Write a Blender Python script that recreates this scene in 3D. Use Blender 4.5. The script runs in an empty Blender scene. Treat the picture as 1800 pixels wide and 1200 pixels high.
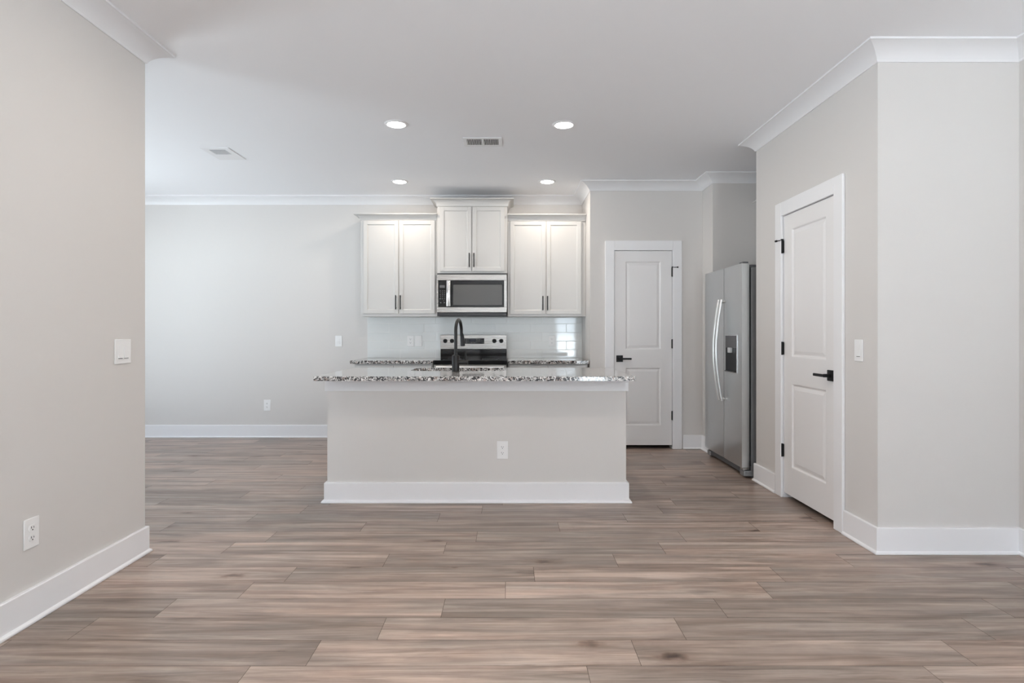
import bpy, bmesh, math, random
from mathutils import Vector, Matrix
PI = math.pi
S = bpy.context.scene
C = S.collection
random.seed(7)

# ------------------------------------------------------------------ camera, world, exposure
cam_d = bpy.data.cameras.new('camera')
cam = bpy.data.objects.new('camera', cam_d); C.objects.link(cam)
cam.location = (0, 0, 1.2); cam.rotation_euler = (PI/2, 0, 0)
cam_d.sensor_width = 36; cam_d.lens = 1020/1800*36
cam_d.shift_x = 6/1800; cam_d.shift_y = -15/1800
cam_d.clip_start = .05
S.camera = cam
S.view_settings.view_transform = 'Standard'; S.view_settings.look = 'None'
S.view_settings.exposure = 0.79; S.view_settings.gamma = 1; S.view_settings.use_curve_mapping = False
S.cycles.max_bounces = 16; S.cycles.diffuse_bounces = 12; S.cycles.glossy_bounces = 6
S.cycles.transparent_max_bounces = 12; S.cycles.caustics_reflective = False
S.cycles.sample_clamp_indirect = 6
W = bpy.data.worlds.new('world'); S.world = W; W.use_nodes = True
wn = W.node_tree; bgn = wn.nodes['Background']
bgn.inputs['Strength'].default_value = 22.0
# sky above the horizon, raised ground glow below it, added to brighten the ceiling
_tc = wn.nodes.new('ShaderNodeTexCoord'); _sx = wn.nodes.new('ShaderNodeSeparateXYZ'); _cr = wn.nodes.new('ShaderNodeValToRGB')
_mr = wn.nodes.new('ShaderNodeMapRange'); _mr.inputs['From Min'].default_value = -1; _mr.inputs['From Max'].default_value = 1
_e = _cr.color_ramp.elements
_e[0].position, _e[0].color = .47, (1.48, 1.64, 1.76, 1); _e[1].position, _e[1].color = .51, (.46, .53, .60, 1)
_k = _e.new(1.0); _k.color = (.38, .48, .60, 1)
wn.links.new(_tc.outputs['Generated'], _sx.inputs[0]); wn.links.new(_sx.outputs['Z'], _mr.inputs['Value'])
wn.links.new(_mr.outputs['Result'], _cr.inputs[0]); wn.links.new(_cr.outputs['Color'], bgn.inputs['Color'])

LAMP_W = 3.5          # watts of one ceiling light
LAMP_COL = (1.0, .88, .75)

def portal(loc, rot, sx, sy):
    l = bpy.data.lights.new('daylight_portal', 'AREA'); l.shape = 'RECTANGLE'; l.size = sx; l.size_y = sy
    l.cycles.is_portal = True
    o = bpy.data.objects.new('daylight_portal', l); C.objects.link(o); o.location = loc; o.rotation_euler = rot
# window openings: rear glazed door, dining patio door, unseen living room windows added for light
REAR_WIN = (1.41, 2.02, .10, 2.05)      # x0 x1 z0 z1 in the rear wall y=-4
DIN_WIN = (4.05, 5.45, .05, 2.08)       # y0 y1 z0 z1 in wall x=-5.2
ADDED_RIGHT_WIN = (-3.6, -2.6, .45, 2.2)        # y0 y1 z0 z1 of a window added for light, in wall x=2.78
ADDED_LEFT_WIN = (-3.5, -1.9, .45, 2.2)        # y0 y1 z0 z1 of a window added to light the right side, in wall x=-1.986
portal(((REAR_WIN[0]+REAR_WIN[1])/2, -4.06, 1.08), (PI/2, 0, 0), .61, 1.95)
portal((-5.26, 4.75, 1.06), (0, -PI/2, 0), 2.03, 1.4)
ADDED_DINF_WIN = (-4.8, -3.4, .05, 2.08)      # x0 x1 z0 z1 of an opening added to light the far wall, in the dining front wall y=1.8
portal((-4.10, 1.74, 1.06), (PI/2, 0, 0), 1.4, 2.03)
portal((2.84, -3.1, 1.325), (0, PI/2, 0), 1.75, 1.0)
portal((-2.056, -2.7, 1.325), (0, -PI/2, 0), 1.75, 1.6)

# ------------------------------------------------------------------ materials
def mat(name, col=(.8,.8,.8), rough=.5, metal=0.0, spec=.5, coat=0.0, emit=None, estr=0.0, bump=None):
    m = bpy.data.materials.new(name); m.use_nodes = True
    nt = m.node_tree; b = nt.nodes['Principled BSDF']
    b.inputs['Base Color'].default_value = (*col, 1); b.inputs['Roughness'].default_value = rough
    b.inputs['Metallic'].default_value = metal; b.inputs['Specular IOR Level'].default_value = spec
    b.inputs['Coat Weight'].default_value = coat; b.inputs['Coat Roughness'].default_value = .03
    if emit: b.inputs['Emission Color'].default_value = (*emit, 1); b.inputs['Emission Strength'].default_value = estr
    if bump:
        sc, st, dist = bump
        tc = nt.nodes.new('ShaderNodeTexCoord'); n = nt.nodes.new('ShaderNodeTexNoise'); n.inputs['Scale'].default_value = sc
        n.inputs['Detail'].default_value = 3
        bp = nt.nodes.new('ShaderNodeBump'); bp.inputs['Strength'].default_value = st; bp.inputs['Distance'].default_value = dist
        nt.links.new(tc.outputs['Object'], n.inputs['Vector']); nt.links.new(n.outputs['Fac'], bp.inputs['Height'])
        nt.links.new(bp.outputs['Normal'], b.inputs['Normal'])
    return m
M = {}
M['wall'] = mat('wall_paint', (.635, .615, .597), .55, spec=.35, bump=(220, .08, .002))
M['ceil'] = mat('ceiling_paint', (.875, .885, .91), .75, spec=.2, bump=(180, .08, .002))
M['trim'] = mat('trim_paint', (.79, .79, .805), .35, spec=.4)
M['door'] = mat('door_paint', (.77, .76, .76), .38, spec=.4)
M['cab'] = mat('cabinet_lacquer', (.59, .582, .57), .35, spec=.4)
M['plate'] = mat('white_plastic', (.80, .80, .80), .3)
M['black'] = mat('black_metal', (.008, .008, .009), .45, spec=.25)
M['blackm'] = mat('bronze_black', (.012, .011, .011), .32, spec=.35)
M['blackglass'] = mat('black_glass', (.006, .006, .007), .07, spec=.38)
M['slot'] = mat('dark_slot', (.02, .02, .02), .8)
M['grayplastic'] = mat('grey_plastic', (.10, .10, .105), .5)
M['darkplastic'] = mat('dark_plastic', (.03, .03, .033), .35)
M['lens'] = mat('lamp_lens', (.9, .9, .9), .4, emit=(1, .97, .93), estr=14)
M['digit'] = mat('panel_marks', (.22, .22, .23), .5)
M['display'] = mat('display', (.005, .006, .018), .15, spec=.3)
M['sub'] = mat('plank_gap', (.085, .062, .05), .8)
M['grout'] = mat('grout', (.86, .86, .85), .8)
M['chrome'] = mat('bright_metal', (.75, .75, .75), .15, metal=1)
M['winmesh'] = mat('oven_window', (.085, .083, .08), .22)

def steel(name, col, rough, axis):
    m = mat(name, col, rough, metal=1); nt = m.node_tree; b = nt.nodes['Principled BSDF']
    tc = nt.nodes.new('ShaderNodeTexCoord'); mp = nt.nodes.new('ShaderNodeMapping'); n = nt.nodes.new('ShaderNodeTexNoise')
    sc = [400, 400, 400]; sc[axis] = 3; mp.inputs['Scale'].default_value = sc
    n.inputs['Scale'].default_value = 1; n.inputs['Detail'].default_value = 2
    mr = nt.nodes.new('ShaderNodeMapRange'); mr.inputs['To Min'].default_value = rough-.06; mr.inputs['To Max'].default_value = rough+.08
    nt.links.new(tc.outputs['Object'], mp.inputs['Vector']); nt.links.new(mp.outputs['Vector'], n.inputs['Vector'])
    nt.links.new(n.outputs['Fac'], mr.inputs['Value']); nt.links.new(mr.outputs['Result'], b.inputs['Roughness'])
    bp = nt.nodes.new('ShaderNodeBump'); bp.inputs['Strength'].default_value = .04; bp.inputs['Distance'].default_value = .0002
    nt.links.new(n.outputs['Fac'], bp.inputs['Height']); nt.links.new(bp.outputs['Normal'], b.inputs['Normal'])
    return m
M['steel'] = steel('brushed_steel', (.38, .365, .35), .27, 0)
M['steelv'] = steel('brushed_steel_vertical', (.60, .61, .61), .30, 2)
M['handle'] = mat('satin_handle', (.72, .72, .71), .28, metal=.85)
M['steelside'] = mat('fridge_side', (.24, .24, .245), .45, metal=.3)

def glass_mat(nm='window_glass', tr=.95):
    m = bpy.data.materials.new(nm); m.use_nodes = True; nt = m.node_tree
    for n in list(nt.nodes): nt.nodes.remove(n)
    o = nt.nodes.new('ShaderNodeOutputMaterial'); mx = nt.nodes.new('ShaderNodeMixShader'); t = nt.nodes.new('ShaderNodeBsdfTransparent')
    g = nt.nodes.new('ShaderNodeBsdfGlossy'); g.inputs['Roughness'].default_value = .02
    lw = nt.nodes.new('ShaderNodeLayerWeight'); lw.inputs['Blend'].default_value = .5
    pw = nt.nodes.new('ShaderNodeMath'); pw.operation = 'POWER'; pw.inputs[1].default_value = 5
    f = nt.nodes.new('ShaderNodeMath'); f.operation = 'MULTIPLY_ADD'; f.inputs[1].default_value = .95; f.inputs[2].default_value = .04
    nt.links.new(lw.outputs['Facing'], pw.inputs[0]); nt.links.new(pw.outputs[0], f.inputs[0])
    t.inputs['Color'].default_value = (tr*.99, tr, tr, 1)
    nt.links.new(f.outputs[0], mx.inputs[0]); nt.links.new(t.outputs[0], mx.inputs[1]); nt.links.new(g.outputs[0], mx.inputs[2])
    nt.links.new(mx.outputs[0], o.inputs[0]); return m
M['glass'] = glass_mat()
M['tinted'] = glass_mat('tinted_glass', .62)  # tint added to dim the daylight of the rear door
M['dimmed'] = glass_mat('dimmed_dining_glass', .455)  # darkening added to weaken daylight from the dining openings

def granite():
    m = mat('granite', rough=.11, spec=.5, coat=.35); nt = m.node_tree; b = nt.nodes['Principled BSDF']; L = nt.links.new
    b.inputs['Coat IOR'].default_value = 1.5; b.inputs['Coat Roughness'].default_value = .02
    tc = nt.nodes.new('ShaderNodeTexCoord')
    def noise(sc, det, dist=0.0, off=0):
        mp = nt.nodes.new('ShaderNodeMapping'); mp.inputs['Location'].default_value = (off, off*.7, off*.3)
        n = nt.nodes.new('ShaderNodeTexNoise'); n.inputs['Scale'].default_value = sc; n.inputs['Detail'].default_value = det
        n.inputs['Distortion'].default_value = dist
        L(tc.outputs['Object'], mp.inputs['Vector']); L(mp.outputs['Vector'], n.inputs['Vector']); return n.outputs['Fac']
    def ramp(f, stops):
        r = nt.nodes.new('ShaderNodeValToRGB'); e = r.color_ramp.elements
        e[0].position, e[0].color = stops[0][0], (*stops[0][1], 1); e[1].position, e[1].color = stops[1][0], (*stops[1][1], 1)
        for p, c in stops[2:]:
            k = e.new(p); k.color = (*c, 1)
        L(f, r.inputs[0]); return r.outputs['Color']
    def mix(fac, a, c):
        x = nt.nodes.new('ShaderNodeMix'); x.data_type = 'RGBA'; L(fac, x.inputs['Factor'])
        L(a, x.inputs[6]); L(c, x.inputs[7]); return x.outputs[2]
    base = ramp(noise(50, 3, .6), [(.35, (.25, .24, .24)), (.48, (.55, .54, .53)), (.60, (.80, .79, .78))])
    tan = ramp(noise(30, 3, .4, 5), [(.5, (.36, .29, .26)), (.6, (.50, .42, .38))])
    tm = ramp(noise(32, 3, .8, 11), [(.55, (0, 0, 0)), (.60, (1, 1, 1))])
    dm = ramp(noise(62, 2.5, 1.3, 17), [(.505, (0, 0, 0)), (.525, (1, 1, 1))])
    dark = ramp(noise(90, 2, 0, 23), [(.4, (.012, .012, .014)), (.6, (.05, .048, .05))])
    c1 = mix(tm, base, tan); c2 = mix(dm, c1, dark)
    L(c2, b.inputs['Base Color']); return m
M['granite'] = granite()

def tile_mat():
    m = mat('glazed_white_tile', (.74, .76, .755), .05, spec=.55, coat=.3); nt = m.node_tree; b = nt.nodes['Principled BSDF']; L = nt.links.new
    tc = nt.nodes.new('ShaderNodeTexCoord'); mp = nt.nodes.new('ShaderNodeMapping'); mp.inputs['Scale'].default_value = (1, 1, 2.2)
    n = nt.nodes.new('ShaderNodeTexNoise'); n.inputs['Scale'].default_value = 6; n.inputs['Detail'].default_value = 1.5
    bp = nt.nodes.new('ShaderNodeBump'); bp.inputs['Strength'].default_value = .16; bp.inputs['Distance'].default_value = .0025
    L(tc.outputs['Object'], mp.inputs['Vector']); L(mp.outputs['Vector'], n.inputs['Vector']); L(n.outputs['Fac'], bp.inputs['Height'])
    L(bp.outputs['Normal'], b.inputs['Normal']); L(bp.outputs['Normal'], b.inputs['Coat Normal']); return m
M['tile'] = tile_mat()

def wood():
    m = mat('floor_planks', rough=.32, spec=.45); nt = m.node_tree; b = nt.nodes['Principled BSDF']; L = nt.links.new
    at = nt.nodes.new('ShaderNodeAttribute'); at.attribute_name = 'plank'
    tc = nt.nodes.new('ShaderNodeTexCoord')
    off = nt.nodes.new('ShaderNodeVectorMath'); off.operation = 'MULTIPLY_ADD'
    off.inputs[1].default_value = (37, 23, 11); L(at.outputs['Vector'], off.inputs[0]); L(tc.outputs['Object'], off.inputs[2])
    sepp = nt.nodes.new('ShaderNodeSeparateColor'); L(at.outputs['Color'], sepp.inputs[0])
    def noise(scale3, det, dist=0.0, rough=.5):
        mp = nt.nodes.new('ShaderNodeMapping'); mp.inputs['Scale'].default_value = scale3
        n = nt.nodes.new('ShaderNodeTexNoise'); n.inputs['Scale'].default_value = 1; n.inputs['Detail'].default_value = det
        n.inputs['Distortion'].default_value = dist; n.inputs['Roughness'].default_value = rough
        L(off.outputs[0], mp.inputs['Vector']); L(mp.outputs['Vector'], n.inputs['Vector']); return n.outputs['Fac']
    def ramp(f, stops, interp='LINEAR'):
        r = nt.nodes.new('ShaderNodeValToRGB'); r.color_ramp.interpolation = interp; e = r.color_ramp.elements
        e[0].position, e[0].color = stops[0][0], (*stops[0][1], 1); e[1].position, e[1].color = stops[1][0], (*stops[1][1], 1)
        for p, c in stops[2:]:
            k = e.new(p); k.color = (*c, 1)
        L(f, r.inputs[0]); return r.outputs['Color']
    def mix(fac, a, c, mode='MIX', f=None):
        x = nt.nodes.new('ShaderNodeMix'); x.data_type = 'RGBA'; x.blend_type = mode
        if fac is None: x.inputs['Factor'].default_value = f
        else: L(fac, x.inputs['Factor'])
        L(a, x.inputs[6]); L(c, x.inputs[7]); return x.outputs[2]
    broad = ramp(noise((1.0, 16, 1), 6, 1.1, .6), [(.30, (.185, .138, .112)), (.46, (.30, .238, .200)), (.60, (.415, .338, .290)), (.75, (.52, .43, .37))])
    red = ramp(noise((1.3, 11, 1), 2, .6), [(.3, (.84, .92, .96)), (.7, (1.12, .98, .92))])
    c = mix(None, broad, red, 'MULTIPLY', .5)
    fine = ramp(noise((5, 150, 1), 6, .2, .65), [(.32, (.72, .70, .69)), (.60, (1.08, 1.08, 1.08))])
    c = mix(None, c, fine, 'MULTIPLY', .5)
    grain = ramp(noise((1.8, 34, 1), 5, 2.2, .6), [(.30, (.52, .48, .46)), (.41, (1, 1, 1))])
    c = mix(None, c, grain, 'MULTIPLY', .55)
    crack = ramp(noise((1.3, 62, 1), 4, 1.2, .55), [(.24, (.42, .37, .34)), (.33, (1, 1, 1))])
    c = mix(None, c, crack, 'MULTIPLY', .8)
    cloud = ramp(noise((3.2, 5, 1), 5, .6, .6), [(.35, (.90, .89, .88)), (.65, (1.12, 1.11, 1.09))])
    c = mix(None, c, cloud, 'MULTIPLY', 1.0)
    # knots: sparse stretched cells
    mp = nt.nodes.new('ShaderNodeMapping'); mp.inputs['Scale'].default_value = (2.0, 6.0, 1)
    v = nt.nodes.new('ShaderNodeTexVoronoi'); v.inputs['Scale'].default_value = 1.0
    wob = nt.nodes.new('ShaderNodeTexNoise'); wob.inputs['Scale'].default_value = 14; wob.inputs['Detail'].default_value = 3
    L(off.outputs[0], wob.inputs['Vector'])
    wv = nt.nodes.new('ShaderNodeVectorMath'); wv.operation = 'MULTIPLY_ADD'; wv.inputs[1].default_value = (.10, .05, 0)
    L(wob.outputs['Color'], wv.inputs[0]); L(off.outputs[0], wv.inputs[2]); L(wv.outputs[0], mp.inputs['Vector']); L(mp.outputs['Vector'], v.inputs['Vector'])
    kn = ramp(v.outputs['Distance'], [(.035, (.22, .17, .15)), (.10, (.58, .50, .46)), (.15, (.88, .84, .81)), (.28, (1, 1, 1))])
    vs = nt.nodes.new('ShaderNodeSeparateColor'); L(v.outputs['Color'], vs.inputs[0])
    on = nt.nodes.new('ShaderNodeMath'); on.operation = 'GREATER_THAN'; on.inputs[1].default_value = .62; L(vs.outputs[0], on.inputs[0])
    c = mix(on.outputs[0], c, mix(None, c, kn, 'MULTIPLY', 1.0))
    tone = ramp(sepp.outputs[0], [(0, (.78, .79, .80)), (1, (1.16, 1.13, 1.12))])
    c = mix(None, c, tone, 'MULTIPLY', 1.0)
    L(c, b.inputs['Base Color'])
    bp = nt.nodes.new('ShaderNodeBump'); bp.inputs['Strength'].default_value = .1; bp.inputs['Distance'].default_value = .001
    L(noise((6, 160, 1), 3), bp.inputs['Height']); L(bp.outputs['Normal'], b.inputs['Normal'])
    return m
M['wood'] = wood()

# ------------------------------------------------------------------ helpers
def new(): return bmesh.new()
def box(bm, x0, x1, y0, y1, z0, z1, bev=0.0, seg=1):
    r = bmesh.ops.create_cube(bm, size=1)
    vs = r['verts']
    for v in vs:
        v.co = Vector(((x0+x1)/2 + v.co.x*(x1-x0), (y0+y1)/2 + v.co.y*(y1-y0), (z0+z1)/2 + v.co.z*(z1-z0)))
    if bev > 0:
        es = list({e for v in vs for e in v.link_edges})
        bmesh.ops.bevel(bm, geom=es, offset=bev, segments=seg, affect='EDGES', profile=.5)
def frame_axes(d):
    d = d.normalized(); up = Vector((0, 0, 1)) if abs(d.z) < .9 else Vector((1, 0, 0))
    a = d.cross(up).normalized(); return a, a.cross(d).normalized()
def cyl(bm, p0, p1, r0, r1=None, n=24, bev=0.0):
    r1 = r0 if r1 is None else r1
    p0, p1 = Vector(p0), Vector(p1); a, b = frame_axes(p1-p0)
    rings = []
    d = (p1-p0).normalized()
    prof = [(0, r0), ((p1-p0).length, r1)] if bev <= 0 else [(0, r0-bev), (bev, r0), ((p1-p0).length-bev, r1), ((p1-p0).length, r1-bev)]
    for t, r in prof:
        rings.append([bm.verts.new(p0 + d*t + (a*math.cos(2*PI*i/n) + b*math.sin(2*PI*i/n))*r) for i in range(n)])
    for k in range(len(rings)-1):
        for i in range(n):
            bm.faces.new((rings[k][i], rings[k][(i+1) % n], rings[k+1][(i+1) % n], rings[k+1][i]))
    bm.faces.new(rings[0][::-1]); bm.faces.new(rings[-1])
def tube(bm, pts, r, n=16, squash=None):
    pts = [Vector(p) for p in pts]; rr = r if isinstance(r, (list, tuple)) else [r]*len(pts)
    rings = []; a = None
    for i, p in enumerate(pts):
        d = (pts[min(i+1, len(pts)-1)] - pts[max(i-1, 0)]).normalized()
        if a is None: a, b = frame_axes(d)
        else:
            a = (a - d*a.dot(d)).normalized(); b = a.cross(d).normalized()
        sa, sb = squash or (1, 1)
        rings.append([bm.verts.new(p + (a*sa*math.cos(2*PI*k/n) + b*sb*math.sin(2*PI*k/n))*rr[i]) for k in range(n)])
    for k in range(len(rings)-1):
        for i in range(n):
            bm.faces.new((rings[k][i], rings[k][(i+1) % n], rings[k+1][(i+1) % n], rings[k+1][i]))
    bm.faces.new(rings[0][::-1]); bm.faces.new(rings[-1])
def lathe(bm, prof, c, n=40):
    """prof: list of (radius, z); revolve round the vertical axis through c"""
    rings = []
    for r, z in prof:
        if r < 1e-6: rings.append([bm.verts.new((c[0], c[1], c[2]+z))])
        else: rings.append([bm.verts.new((c[0]+r*math.cos(2*PI*i/n), c[1]+r*math.sin(2*PI*i/n), c[2]+z)) for i in range(n)])
    for A, B in zip(rings, rings[1:]):
        for i in range(n):
            j = (i+1) % n
            if len(A) == 1 and len(B) == 1: continue
            if len(A) == 1: bm.faces.new((A[0], B[i], B[j]))
            elif len(B) == 1: bm.faces.new((A[i], A[j], B[0]))
            else: bm.faces.new((A[i], A[j], B[j], B[i]))
def obj(name, bm, m, parent=None, smooth=True, local=False):
    bmesh.ops.recalc_face_normals(bm, faces=bm.faces)
    me = bpy.data.meshes.new(name)
    if parent is not None and not local:
        bmesh.ops.translate(bm, verts=bm.verts, vec=-wloc(parent))
    elif parent is None and not local:
        pass
    bm.to_mesh(me); bm.free(); me.materials.append(M[m])
    if smooth:
        for p in me.polygons: p.use_smooth = True
        try: me.set_sharp_from_angle(angle=math.radians(20))
        except Exception: pass
    o = bpy.data.objects.new(name, me); C.objects.link(o)
    if parent is not None: o.parent = parent
    return o
def wloc(o):
    v = Vector((0, 0, 0))
    while o is not None: v = v + Vector(o.location); o = o.parent
    return v
def thing(name, label, cat, loc, rz=0, group=None, kind=None):
    o = bpy.data.objects.new(name, None); C.objects.link(o); o.empty_display_size = .1
    o.location = loc; o.rotation_euler = (0, 0, rz)
    if label: o['label'] = label
    if cat: o['category'] = cat
    if group: o['group'] = group
    if kind: o['kind'] = kind
    return o
def tag(o, label, cat, group=None):
    o['label'] = label; o['category'] = cat
    if group: o['group'] = group
    return o
def struct(name, bm, m, label=None, smooth=False):
    o = obj(name, bm, m, None, smooth); o['kind'] = 'structure'
    if label: o['label'] = label
    return o
def sweep(bm, prof, pts, z, first=None, last=None):
    """prof: closed list of (u out of the wall, v up). pts: 2-D path, room to its RIGHT. first/last: extra points giving mitred ends."""
    P = [Vector(p) for p in pts]
    seq = ([Vector(first)] if first else []) + P + ([Vector(last)] if last else [])
    o0 = 1 if first else 0
    def nrm(a, b):
        d = (b-a).normalized(); return Vector((d.y, -d.x))
    rings = []
    for i in range(len(P)):
        k = i + o0
        n1 = nrm(seq[k-1], seq[k]) if k > 0 else None
        n2 = nrm(seq[k], seq[k+1]) if k+1 < len(seq) else None
        if n1 is None: mv = n2
        elif n2 is None: mv = n1
        else: mv = (n1+n2)/(1+n1.dot(n2))
        rings.append([bm.verts.new((P[i].x+mv.x*u, P[i].y+mv.y*u, z+v)) for u, v in prof])
    n = len(prof)
    for A, B in zip(rings, rings[1:]):
        for i in range(n):
            bm.faces.new((A[i], A[(i+1) % n], B[(i+1) % n], B[i]))
    bm.faces.new(rings[0]); bm.faces.new(rings[-1][::-1])

# ------------------------------------------------------------------ room shell
H = 2.76
XL, XR, XF = -1.986, 2.01, 2.78          # left wall, closet wall, far right wall
YB, YP, YA, YE, YC, YL = 6.67, 6.016, 5.71, 4.71, 3.16, 3.17
XK = .845
XD, YR, YD = -5.2, -4.0, 1.8
T = .12

def wall(name, x0, x1, y0, y1, opening=None, axis='x'):
    bm = new()
    if opening is None: box(bm, x0, x1, y0, y1, 0, H)
    else:
        a0, a1, z0, z1 = opening
        if axis == 'x':
            box(bm, x0, a0, y0, y1, 0, H); box(bm, a1, x1, y0, y1, 0, H); box(bm, a0, a1, y0, y1, z1, H)
            if z0 > 0: box(bm, a0, a1, y0, y1, 0, z0)
        else:
            box(bm, x0, x1, y0, a0, 0, H); box(bm, x0, x1, a1, y1, 0, H); box(bm, x0, x1, a0, a1, z1, H)
            if z0 > 0: box(bm, x0, x1, a0, a1, 0, z0)
    return struct(name, bm, 'wall')
PD = (1.083, 1.707, 0, 2.064)            # pantry door opening x
CD = (3.552, 4.256, 0, 2.064)            # closet door opening y
wall('wall_left', XL-.13, XL, YR-T, YL, ADDED_LEFT_WIN, 'y')
wall('wall_dining_front', XD-T, XL-.13, YD-T, YD, ADDED_DINF_WIN, 'x')
wall('wall_dining_left', XD-T, XD, YD, YB+T, DIN_WIN, 'y')
wall('wall_back', XD, XK+T, YB, YB+T)
wall('wall_kitchen_right', XK, XK+T, YP, YB)
wall('wall_pantry_front', XK+T, XR+T, YP, YP+T, PD, 'x')
wall('wall_fridge_corner', XR, XR+T, YA, YP)
wall('wall_fridge_far', XR+T, XF, YA, YA+T)
wall('wall_right', XF, XF+T, YR-T, YA+T, ADDED_RIGHT_WIN, 'y')
wall('wall_fridge_near', XR+T, XF, YE-T, YE)
wall('wall_closet_side', XR, XR+T, YC, YE, CD, 'y')
wall('wall_closet_front', XR+T, XF, YC, YC+T)
wall('wall_rear', XL, XF, YR-T, YR, REAR_WIN, 'x')
wall('wall_pantry_left', XK, XK+T, YB+T, 7.2)
wall('wall_pantry_right', XR+T, XR+2*T, YA+T, 7.2)
wall('wall_pantry_back', XK, XR+2*T, 7.2, 7.2+T)

bm = new(); box(bm, XD-T, XF+T, YR-T, 7.32, H, H+.12); struct('ceiling', bm, 'ceil')

# floor: planks .1769 deep, 1.211 long, joints where the photograph shows them
bm = new(); lay = bm.loops.layers.float_color.new('plank')
PW, PLN, D0 = .1769, 1.211, 2.092
JO = {-1: -.93, 0: -.732, 1: -.515, 2: -.286, 3: -.015, 4: -1.084, 5: -.647, 6: -.355, 7: -.188, 8: -.9, 9: -.454, 10: -.18}
x0f, x1f, y0f, y1f = XD-.1, XF+.1, YR-.1, 7.25
rf = random.Random(3)
k = math.floor((y0f-D0)/PW)
gp = .0009
while D0+k*PW < y1f:
    ya, yb = max(D0+k*PW, y0f), min(D0+(k+1)*PW, y1f)
    j0 = JO.get(k, (k*.437) % PLN + rf.uniform(-.1, .1))
    x = j0 - PLN*math.ceil((j0-x0f)/PLN)
    while x < x1f:
        xa, xb = max(x, x0f), min(x+PLN, x1f)
        if xb-xa > .01:
            vs = [bm.verts.new(c) for c in ((xa+gp, ya+gp, 0), (xb-gp, ya+gp, 0), (xb-gp, yb-gp, 0), (xa+gp, yb-gp, 0))]
            f = bm.faces.new(vs); col = (rf.random(), rf.random(), rf.random(), 1)
            for l in f.loops: l[lay] = col
        x += PLN
    k += 1
me = bpy.data.meshes.new('floor'); 
r = bmesh.ops.create_cube(bm, size=1)
for v in r['verts']: v.co = Vector(((x0f+x1f)/2+v.co.x*(x1f-x0f), (y0f+y1f)/2+v.co.y*(y1f-y0f), -.0915+v.co.z*.18))
cube = set(r['verts'])
for f in bm.faces:
    if f.verts[0] in cube: f.material_index = 1
bm.to_mesh(me); bm.free(); me.materials.append(M['wood']); me.materials.append(M['sub'])
fl = bpy.data.objects.new('floor', me); C.objects.link(fl); fl['kind'] = 'structure'

# crown moulding, baseboards with shoe
loop = [(XL, YR), (XL, YL), (XL-.13, YL), (XL-.13, YD), (XD, YD), (XD, YB), (XK, YB), (XK, YP), (XR, YP), (XR, YA), (XF, YA), (XF, YE), (XR, YE), (XR, YC), (XF, YC), (XF, YR)]
names = ['left', 'left_end', 'left_reverse', 'dining_front', 'dining_left', 'back', 'kitchen_right', 'pantry_front', 'fridge_corner', 'fridge_far', 'fridge_back', 'fridge_near', 'closet_side', 'closet_front', 'right', 'rear']
cp = [(0, -.088), (.006, -.088), (.010, -.081)]
for i in range(11):
    t = i/10*PI/2          # cove: centre out in the room
    k = .45; q = i/10
    cp.append((.010+.085*((1-math.cos(t))*k+q*(1-k)), -.079+.066*(math.sin(t)*k+q*(1-k))))
cp += [(.099, -.011), (.105, -.010), (.105, 0), (0, 0)]
bp_ = [(0, 0), (.024, 0), (.026, .004), (.025, .010), (.021, .015), (.015, .019), (.015, .139), (.012, .143), (0, .143)]
N = len(loop)
for i in range(N):
    a, b = loop[i], loop[(i+1) % N]; pa, nb = loop[i-1], loop[(i+2) % N]
    bm = new(); sweep(bm, cp, [a, b], H, pa, nb)
    o = struct('trim_%d' % (i+1), bm, 'trim', smooth=True)
def base(name, a, b, first=None, last=None):
    bm = new(); sweep(bm, bp_, [a, b], 0, first, last); struct('baseboard_'+name, bm, 'trim')
for i in range(N):
    a, b = loop[i], loop[(i+1) % N]; pa, nb = loop[i-1], loop[(i+2) % N]; nm = names[i]
    if nm == 'back':
        base(nm, a, (-1.60, YB), pa, None)
    elif nm == 'kitchen_right': continue
    elif nm == 'pantry_front':
        base('pantry_left', (XK+.0, YP), (.996, YP), (XK, YB), None); base('pantry_right', (1.804, YP), b, None, nb)
    elif nm == 'closet_side':
        base('closet_far', a, (XR, 4.347), pa, None); base('closet_near', (XR, 3.461), b, None, nb)
    elif nm == 'dining_left':
        base('dining_near', a, (XD, DIN_WIN[0]-.08), pa, None); base('dining_far', (XD, DIN_WIN[1]+.08), b, None, nb)
    elif nm == 'dining_front':
        base('dining_front', a, (ADDED_DINF_WIN[1]+.09, YD), pa, None); base('dining_corner', (ADDED_DINF_WIN[0]-.09, YD), b, None, nb)
    elif nm in ('fridge_back',): continue
    else: base(nm, a, b, pa, nb)

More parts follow.
